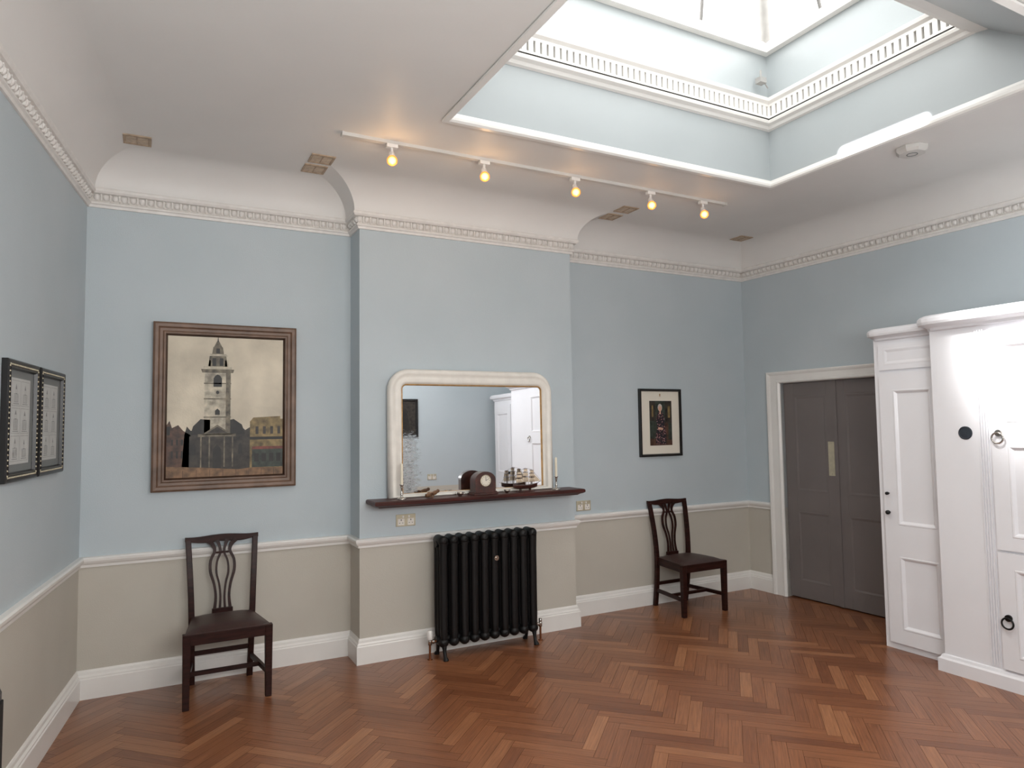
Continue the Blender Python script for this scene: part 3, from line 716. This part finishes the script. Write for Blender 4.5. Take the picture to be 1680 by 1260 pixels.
L_=[(-.105,.055),(-.055,.155),(0,.178),(.055,.165),(.14,.078)]
for a,b in zip(L_[:-1],L_[1:]): mb.cyl((a[0],0,a[1]),(b[0],0,b[1]),.0008,n=4)
for x,z in masts:
    for s in (-1,1):
        for dx in (-.018,0,.018): mb.cyl((x+dx,s*.02,.05),(x,0,z*.9),.0008,n=4)
obj('rigging',mb,'string',parent=root)
def pot(x,y,label,s=1):
    root=obj('silver_bowl',None,None,loc=(x,y,SZ),label=label,cat='bowl',group='small silver pots on the mantel shelf')
    mb=MB();mb.lathe((0,0,0),[(.001,0),(.014*s,0),(.012*s,.004),(.022*s,.012*s),(.026*s,.022*s),(.024*s,.030*s),(.022*s,.029*s),(.018*s,.012*s),(.001,.008)],18);obj('bowl',mb,'silver',parent=root)
    for e in (-1,1):
        mb=MB();mb.torus((e*.028*s,0,.020*s),.008*s,.002);obj('handle',mb,'silver',parent=root)
pot(2.005,4.63,'small round silver bowl with side handles beside wooden ornament');pot(2.385,4.63,'small round silver bowl with side handles between clock and ship',.9)
root=obj('wooden_ornament',None,None,loc=(1.79,4.64,SZ),rz=.3,label='small carved brown wooden ornament on mantel shelf',cat='ornament')
mb=MB();mb.tube([(-.05,0,.018),(-.03,0,.02),(0,0,.026),(.03,0,.034),(.052,0,.042)],[.012,.017,.013,.016,.010],12);mb.sph((.056,0,.044),.013,10,6);obj('carved_body',mb,'wood',parent=root)
for s in (-1,1):
    mb=MB();mb.torus((-.012,s*.018,.020),.016,.004);mb.cyl((-.012,0,.02),(-.012,s*.020,.02),.005,n=8);obj('wheel',mb,'wood',parent=root)

# ---------------- sockets ----------------
def socket(x,z,y,label,mt='brass',rear=False):
    root=obj('electrical_socket',None,None,loc=(x,y,z),rz=math.pi if rear else 0,label=label,cat='electrical socket')
    mb=MB();mb.box(-.073,.073,-.008,0,-.043,.043);obj('face_plate',mb,mt,parent=root,bevel=.003)
    for s in (-1,1):
        mb=MB();mb.box(s*.036-.024,s*.036+.024,-.0095,-.007,-.034,.012)
        mb.box(s*.036-.003,s*.036+.003,-.0100,-.009,-.002,.008,1);mb.box(s*.036-.015,s*.036-.008,-.0100,-.009,-.020,-.016,1);mb.box(s*.036+.008,s*.036+.015,-.0100,-.009,-.020,-.016,1)
        obj('outlet',mb,['cream','black'],parent=root)
        mb=MB();mb.box(s*.022-.006,s*.022+.006,-.013,-.007,.018,.034);obj('switch',mb,'white',parent=root,bevel=.002)
    return root
socket(1.65,.955,YC,'double electrical socket with brass plate below mantel shelf')
socket(3.33,.925,YB,'double electrical socket with brass plate above dado rail')
socket(3.9,.96,YR,'double electrical socket with brass plate on plain wall',rear=True)

# ---------------- radiator ----------------
root=obj('column_radiator',None,None,loc=(2.215,4.640,0),label='black cast iron column radiator standing against chimney breast',cat='radiator')
sec=MB()
for y in (-.052,0,.052):
    rings=[]
    for z,rx,ry in ((.12,.020,.016),(.16,.027,.022),(.22,.0290,.020),(.70,.0290,.020),(.755,.030,.023),(.80,.031,.026)):
        rings.append([(rx*math.cos(2*math.pi*k/12),y+ry*math.sin(2*math.pi*k/12),z) for k in range(12)])
    sec.loft(rings)
def hub(z,r,l):
    rings=[]
    for yy,rr in ((-l-.026,.3),(-l-.018,.75),(-l,1),(0,.95),(l,1),(l+.018,.75),(l+.026,.3)):
        rings.append([(.037*rr*math.cos(2*math.pi*k/14),yy,z+r*rr*math.sin(2*math.pi*k/14)) for k in range(14)])
    sec.loft(rings)
hub(.815,.036,.05);hub(.115,.034,.05)
sec.cyl((-.04,0,.79),(.04,0,.79),.024,n=12);sec.cyl((-.04,0,.13),(.04,0,.13),.024,n=12)
base=obj('section',sec,'iron',parent=root,loc=(-.36,0,0))
for k in range(1,10):
    c=base.copy();c.parent=root;c.location=(-.36+.08*k,0,0);bpy.context.collection.objects.link(c)
for x in (-.36,.36):
    for s in (-1,1):
        mb=MB();mb.tube([(x,s*.05,.11),(x,s*.062,.06),(x,s*.070,.025),(x,s*.085,.010),(x,s*.088,.0)],[.022,.013,.012,.018,.020],10);obj('leg',mb,'iron',parent=root)
mb=MB();mb.cyl((.04,-.078,.665),(.04,-.088,.665),.019,n=8);mb.cyl((.04,-.07,.665),(.04,-.096,.665),.009,n=8);mb.cyl((.04,-.02,.665),(.04,-.08,.665),.012,n=8);obj('air_valve',mb,'silver',parent=root,label='small silver octagonal valve')
for s,mt in ((-1,'white'),(1,'silver')):
    mb=MB();x=s*.445
    mb.cyl((x,0,0),(x,0,.10),.008,n=10);mb.cyl((x,0,0),(x,0,.006),.018,n=14);mb.cyl((s*.40,0,.12),(x,0,.12),.010,n=10);obj('pipe',mb,'copper',parent=root)
    mb=MB();mb.lathe((x,0,.10),[(.001,0),(.013,0),(.014,.03),(.011,.035),(.001,.035)],12);mb.cyl((s*.415,0,.12),(s*.43,0,.12),.015,n=6);obj('valve_body',mb,'silver',parent=root)
    mb=MB();mb.lathe((x,0,.135),[(.001,0),(.016,0),(.019,.008),(.019,.05),(.015,.062),(.001,.064)] if s<0 else [(.001,0),(.010,0),(.012,.005),(.012,.025),(.001,.028)],14);obj('valve_cap',mb,mt,parent=root)

# ---------------- track lights ----------------
mb=MB();mb.box(0.99,4.03,3.965,3.995,ZF-.020,ZF);mb.box(.985,1.0,3.960,4.000,ZF-.023,ZF);mb.box(4.02,4.035,3.960,4.000,ZF-.023,ZF)
obj('light_track',mb,'track',label='long white ceiling lighting track',cat='light track')
base=None
for i,x in enumerate((1.292,1.914,2.615,3.282,3.797)):
    loc=(x,3.98,ZF-.020)
    if base is None:
        root=obj('spotlight',None,None,loc=loc,label='small white track spotlight with glowing warm bulb',cat='spotlight',group='spotlights on the ceiling track')
        mb=MB();mb.box(-.035,.035,-.017,.017,-.022,0);mb.cyl((0,0,-.022),(0,0,-.058),.009,n=10);obj('adapter',mb,'white',parent=root,bevel=.002)
        d=Vector((-.10,-.42,-.90)).normalized();c=Vector((0,0,-.070))
        mb=MB();a=c-d*.03;mb.tube([a,a+d*.004,a+d*.03,a+d*.050,a+d*.060],[.010,.016,.019,.024,.027],16,caps=False);mb.torus((0,0,-.062),.016,.003);obj('lamp_head',mb,'white',parent=root)
        mb=MB();pp=[a+d*.035,a+d*.050,a+d*.065,a+d*.082,a+d*.095,a+d*.102];mb.tube(pp,[.014,.025,.032,.031,.021,.004],18);obj('bulb',mb,'bulb',parent=root,label='glowing warm bulb')
        base=root
    else: root=copytree(base,loc=loc)
glow=(1.1,.9,.45,.25,.25)
for i,root in enumerate(sorted([o for o in bpy.data.objects if o.name.startswith('spotlight')],key=lambda o:o.location.x)):
    li=bpy.data.lights.new('lamp','SPOT');li.energy=10;li.color=(1,.72,.42);li.spot_size=math.radians(110);li.spot_blend=.9;li.shadow_soft_size=.03
    lo=bpy.data.objects.new('lamp_light',li);bpy.context.collection.objects.link(lo);lo.parent=root
    lo.location=a+d*.11;lo.rotation_euler=d.to_track_quat('-Z','Y').to_euler()
    li=bpy.data.lights.new('glow','POINT');li.energy=glow[i];li.color=(1,.60,.28);li.shadow_soft_size=.03
    lo=bpy.data.objects.new('glow_light',li);bpy.context.collection.objects.link(lo);lo.parent=root;lo.location=a+d*.15

# ---------------- ceiling vents, detector ----------------
mb=MB();mb.rframe(-.075,.075,-.075,.075,[(0,0),(0,-.006),(.012,-.008),(.016,-.003)],0)
mb.rectp(-.06,.06,-.06,.06,-.003,1)
for k in range(7):
    z=-.05+k*.0165;mb.box(-.06,.06,-.005,-.0032,z-.002,z+.002,0)
mb.box(-.003,.003,-.007,-.0032,-.06,.06,0)
vb=None
for (x,y) in ((-.08,4.62),(.972,4.445),(.965,4.635),(3.415,4.45),(3.41,4.66),(4.945,4.69)):
    if vb is None:
        vb=obj('ceiling_vent',mb,['vent','ventl'],loc=(x,y,ZF),rot=(math.radians(90),0,0),label='small square brown metal ceiling vent grille',cat='vent',group='vent grilles in the ceiling')
    else:
        c=vb.copy();c.location=(x,y,ZF);bpy.context.collection.objects.link(c)
root=obj('smoke_detector',None,None,loc=(4.30,2.63,ZF),rz=.2,label='white octagonal smoke detector on ceiling',cat='smoke detector')
mb=MB();mb.lathe((0,0,0),[(.092,0),(.096,-.006),(.094,-.026),(.078,-.042),(.001,-.044)][::-1],8);mb.s=[False]*len(mb.s);obj('cover',mb,'track',parent=root)
mb=MB();mb.torus((0,0,-.044),.03,.003,'z');obj('sensor_ring',mb,'gmount',parent=root)
root=obj('black_floor_object',None,None,loc=(-.518,2.70,0),rz=0,label='black upright unidentified object against side wall, built as speaker cabinet',cat='speaker')  # unidentified black thing, its speaker shape is made up
mb=MB();mb.box(-.10,.105,-.21,.21,0,.79);obj('body',mb,'black',parent=root,bevel=.03)
mb=MB();mb.box(.105,.112,-.17,.17,.06,.74);obj('grille',mb,'speak',parent=root,bevel=.004)

# ---------------- world + lights ----------------
w=bpy.data.worlds.new('World');S.world=w;w.use_nodes=True;bg=w.node_tree.nodes['Background'];bg.inputs[0].default_value=(1,1,.99,1);bg.inputs[1].default_value=5.0
pl=bpy.data.lights.new('portal','AREA');pl.shape='RECTANGLE';pl.size=OX2-OX1;pl.size_y=OY-UN
pl.cycles.is_portal=True
po=bpy.data.objects.new('skylight_portal',pl);po.location=((OX1+OX2)/2,(OY+UN)/2,Z2-.02);bpy.context.collection.objects.link(po)
def spot(name,loc,tgt,e,ang,blend,col,soft=.02):
    l=bpy.data.lights.new(name,'SPOT');l.energy=e;l.spot_size=math.radians(ang);l.spot_blend=blend;l.color=col;l.shadow_soft_size=soft
    o=bpy.data.objects.new(name,l);o.location=loc;o.rotation_euler=(Vector(tgt)-Vector(loc)).to_track_quat('-Z','Y').to_euler();bpy.context.collection.objects.link(o)
spot('sun_shaft',(2.55,2.45,4.25),(4.6,2.16,2.08),2400,18,1.0,(1,.985,.96),.16)
def area(name,loc,tgt,sx,sy,e,col,spread=None,ydir=None):
    l=bpy.data.lights.new(name,'AREA');l.shape='RECTANGLE';l.size=sx;l.size_y=sy;l.energy=e;l.color=col
    if spread: l.spread=math.radians(spread)
    o=bpy.data.objects.new(name,l);o.location=loc
    z=(Vector(loc)-Vector(tgt)).normalized()
    if ydir:
        x=Vector(ydir).normalized();x=(x-z*x.dot(z)).normalized();y=z.cross(x)
        o.rotation_euler=Matrix((x,y,z)).transposed().to_euler()
    else: o.rotation_euler=(-z).to_track_quat('-Z','Y').to_euler()
    bpy.context.collection.objects.link(o);return o
area('room_fill',(1.0,-.35,2.0),(1.3,2.6,3.3),2.6,1.0,104,(1,.993,.98))  # added fill light behind the camera, brightens ceiling and walls
area('rear_fill',(2.6,1.0,3.2),(3.9,-.6,1.5),1.6,.6,46,(1,.99,.98))  # added fill light for the rear wall that the mirror shows
# added strip light beside the well's lower edge, stands for a sunlit streak
area('edge_streak_light',(3.93,2.66,3.48),(4.04,2.66,3.395),.56,.012,4.0,(1,1,1),spread=36,ydir=(0,1,0))

# ---------------- camera ----------------
yaw,pitch,roll=0.4850,0.0601,-0.0136
fw=Vector((math.sin(yaw)*math.cos(pitch),math.cos(yaw)*math.cos(pitch),math.sin(pitch)))
rt=Vector((math.cos(yaw),-math.sin(yaw),0));u=rt.cross(fw)
r2=rt*math.cos(roll)+u*math.sin(roll);u2=-rt*math.sin(roll)+u*math.cos(roll)
cam=bpy.data.cameras.new('camera');co=bpy.data.objects.new('camera',cam);bpy.context.collection.objects.link(co)
mt=Matrix((( r2.x,u2.x,-fw.x,0),(r2.y,u2.y,-fw.y,0),(r2.z,u2.z,-fw.z,H),(0,0,0,1)))
co.matrix_world=mt
cam.sensor_width=36;cam.lens=1135.57/1680*36;cam.clip_start=.05
S.camera=co
S.view_settings.view_transform='Standard'
S.view_settings.exposure=0
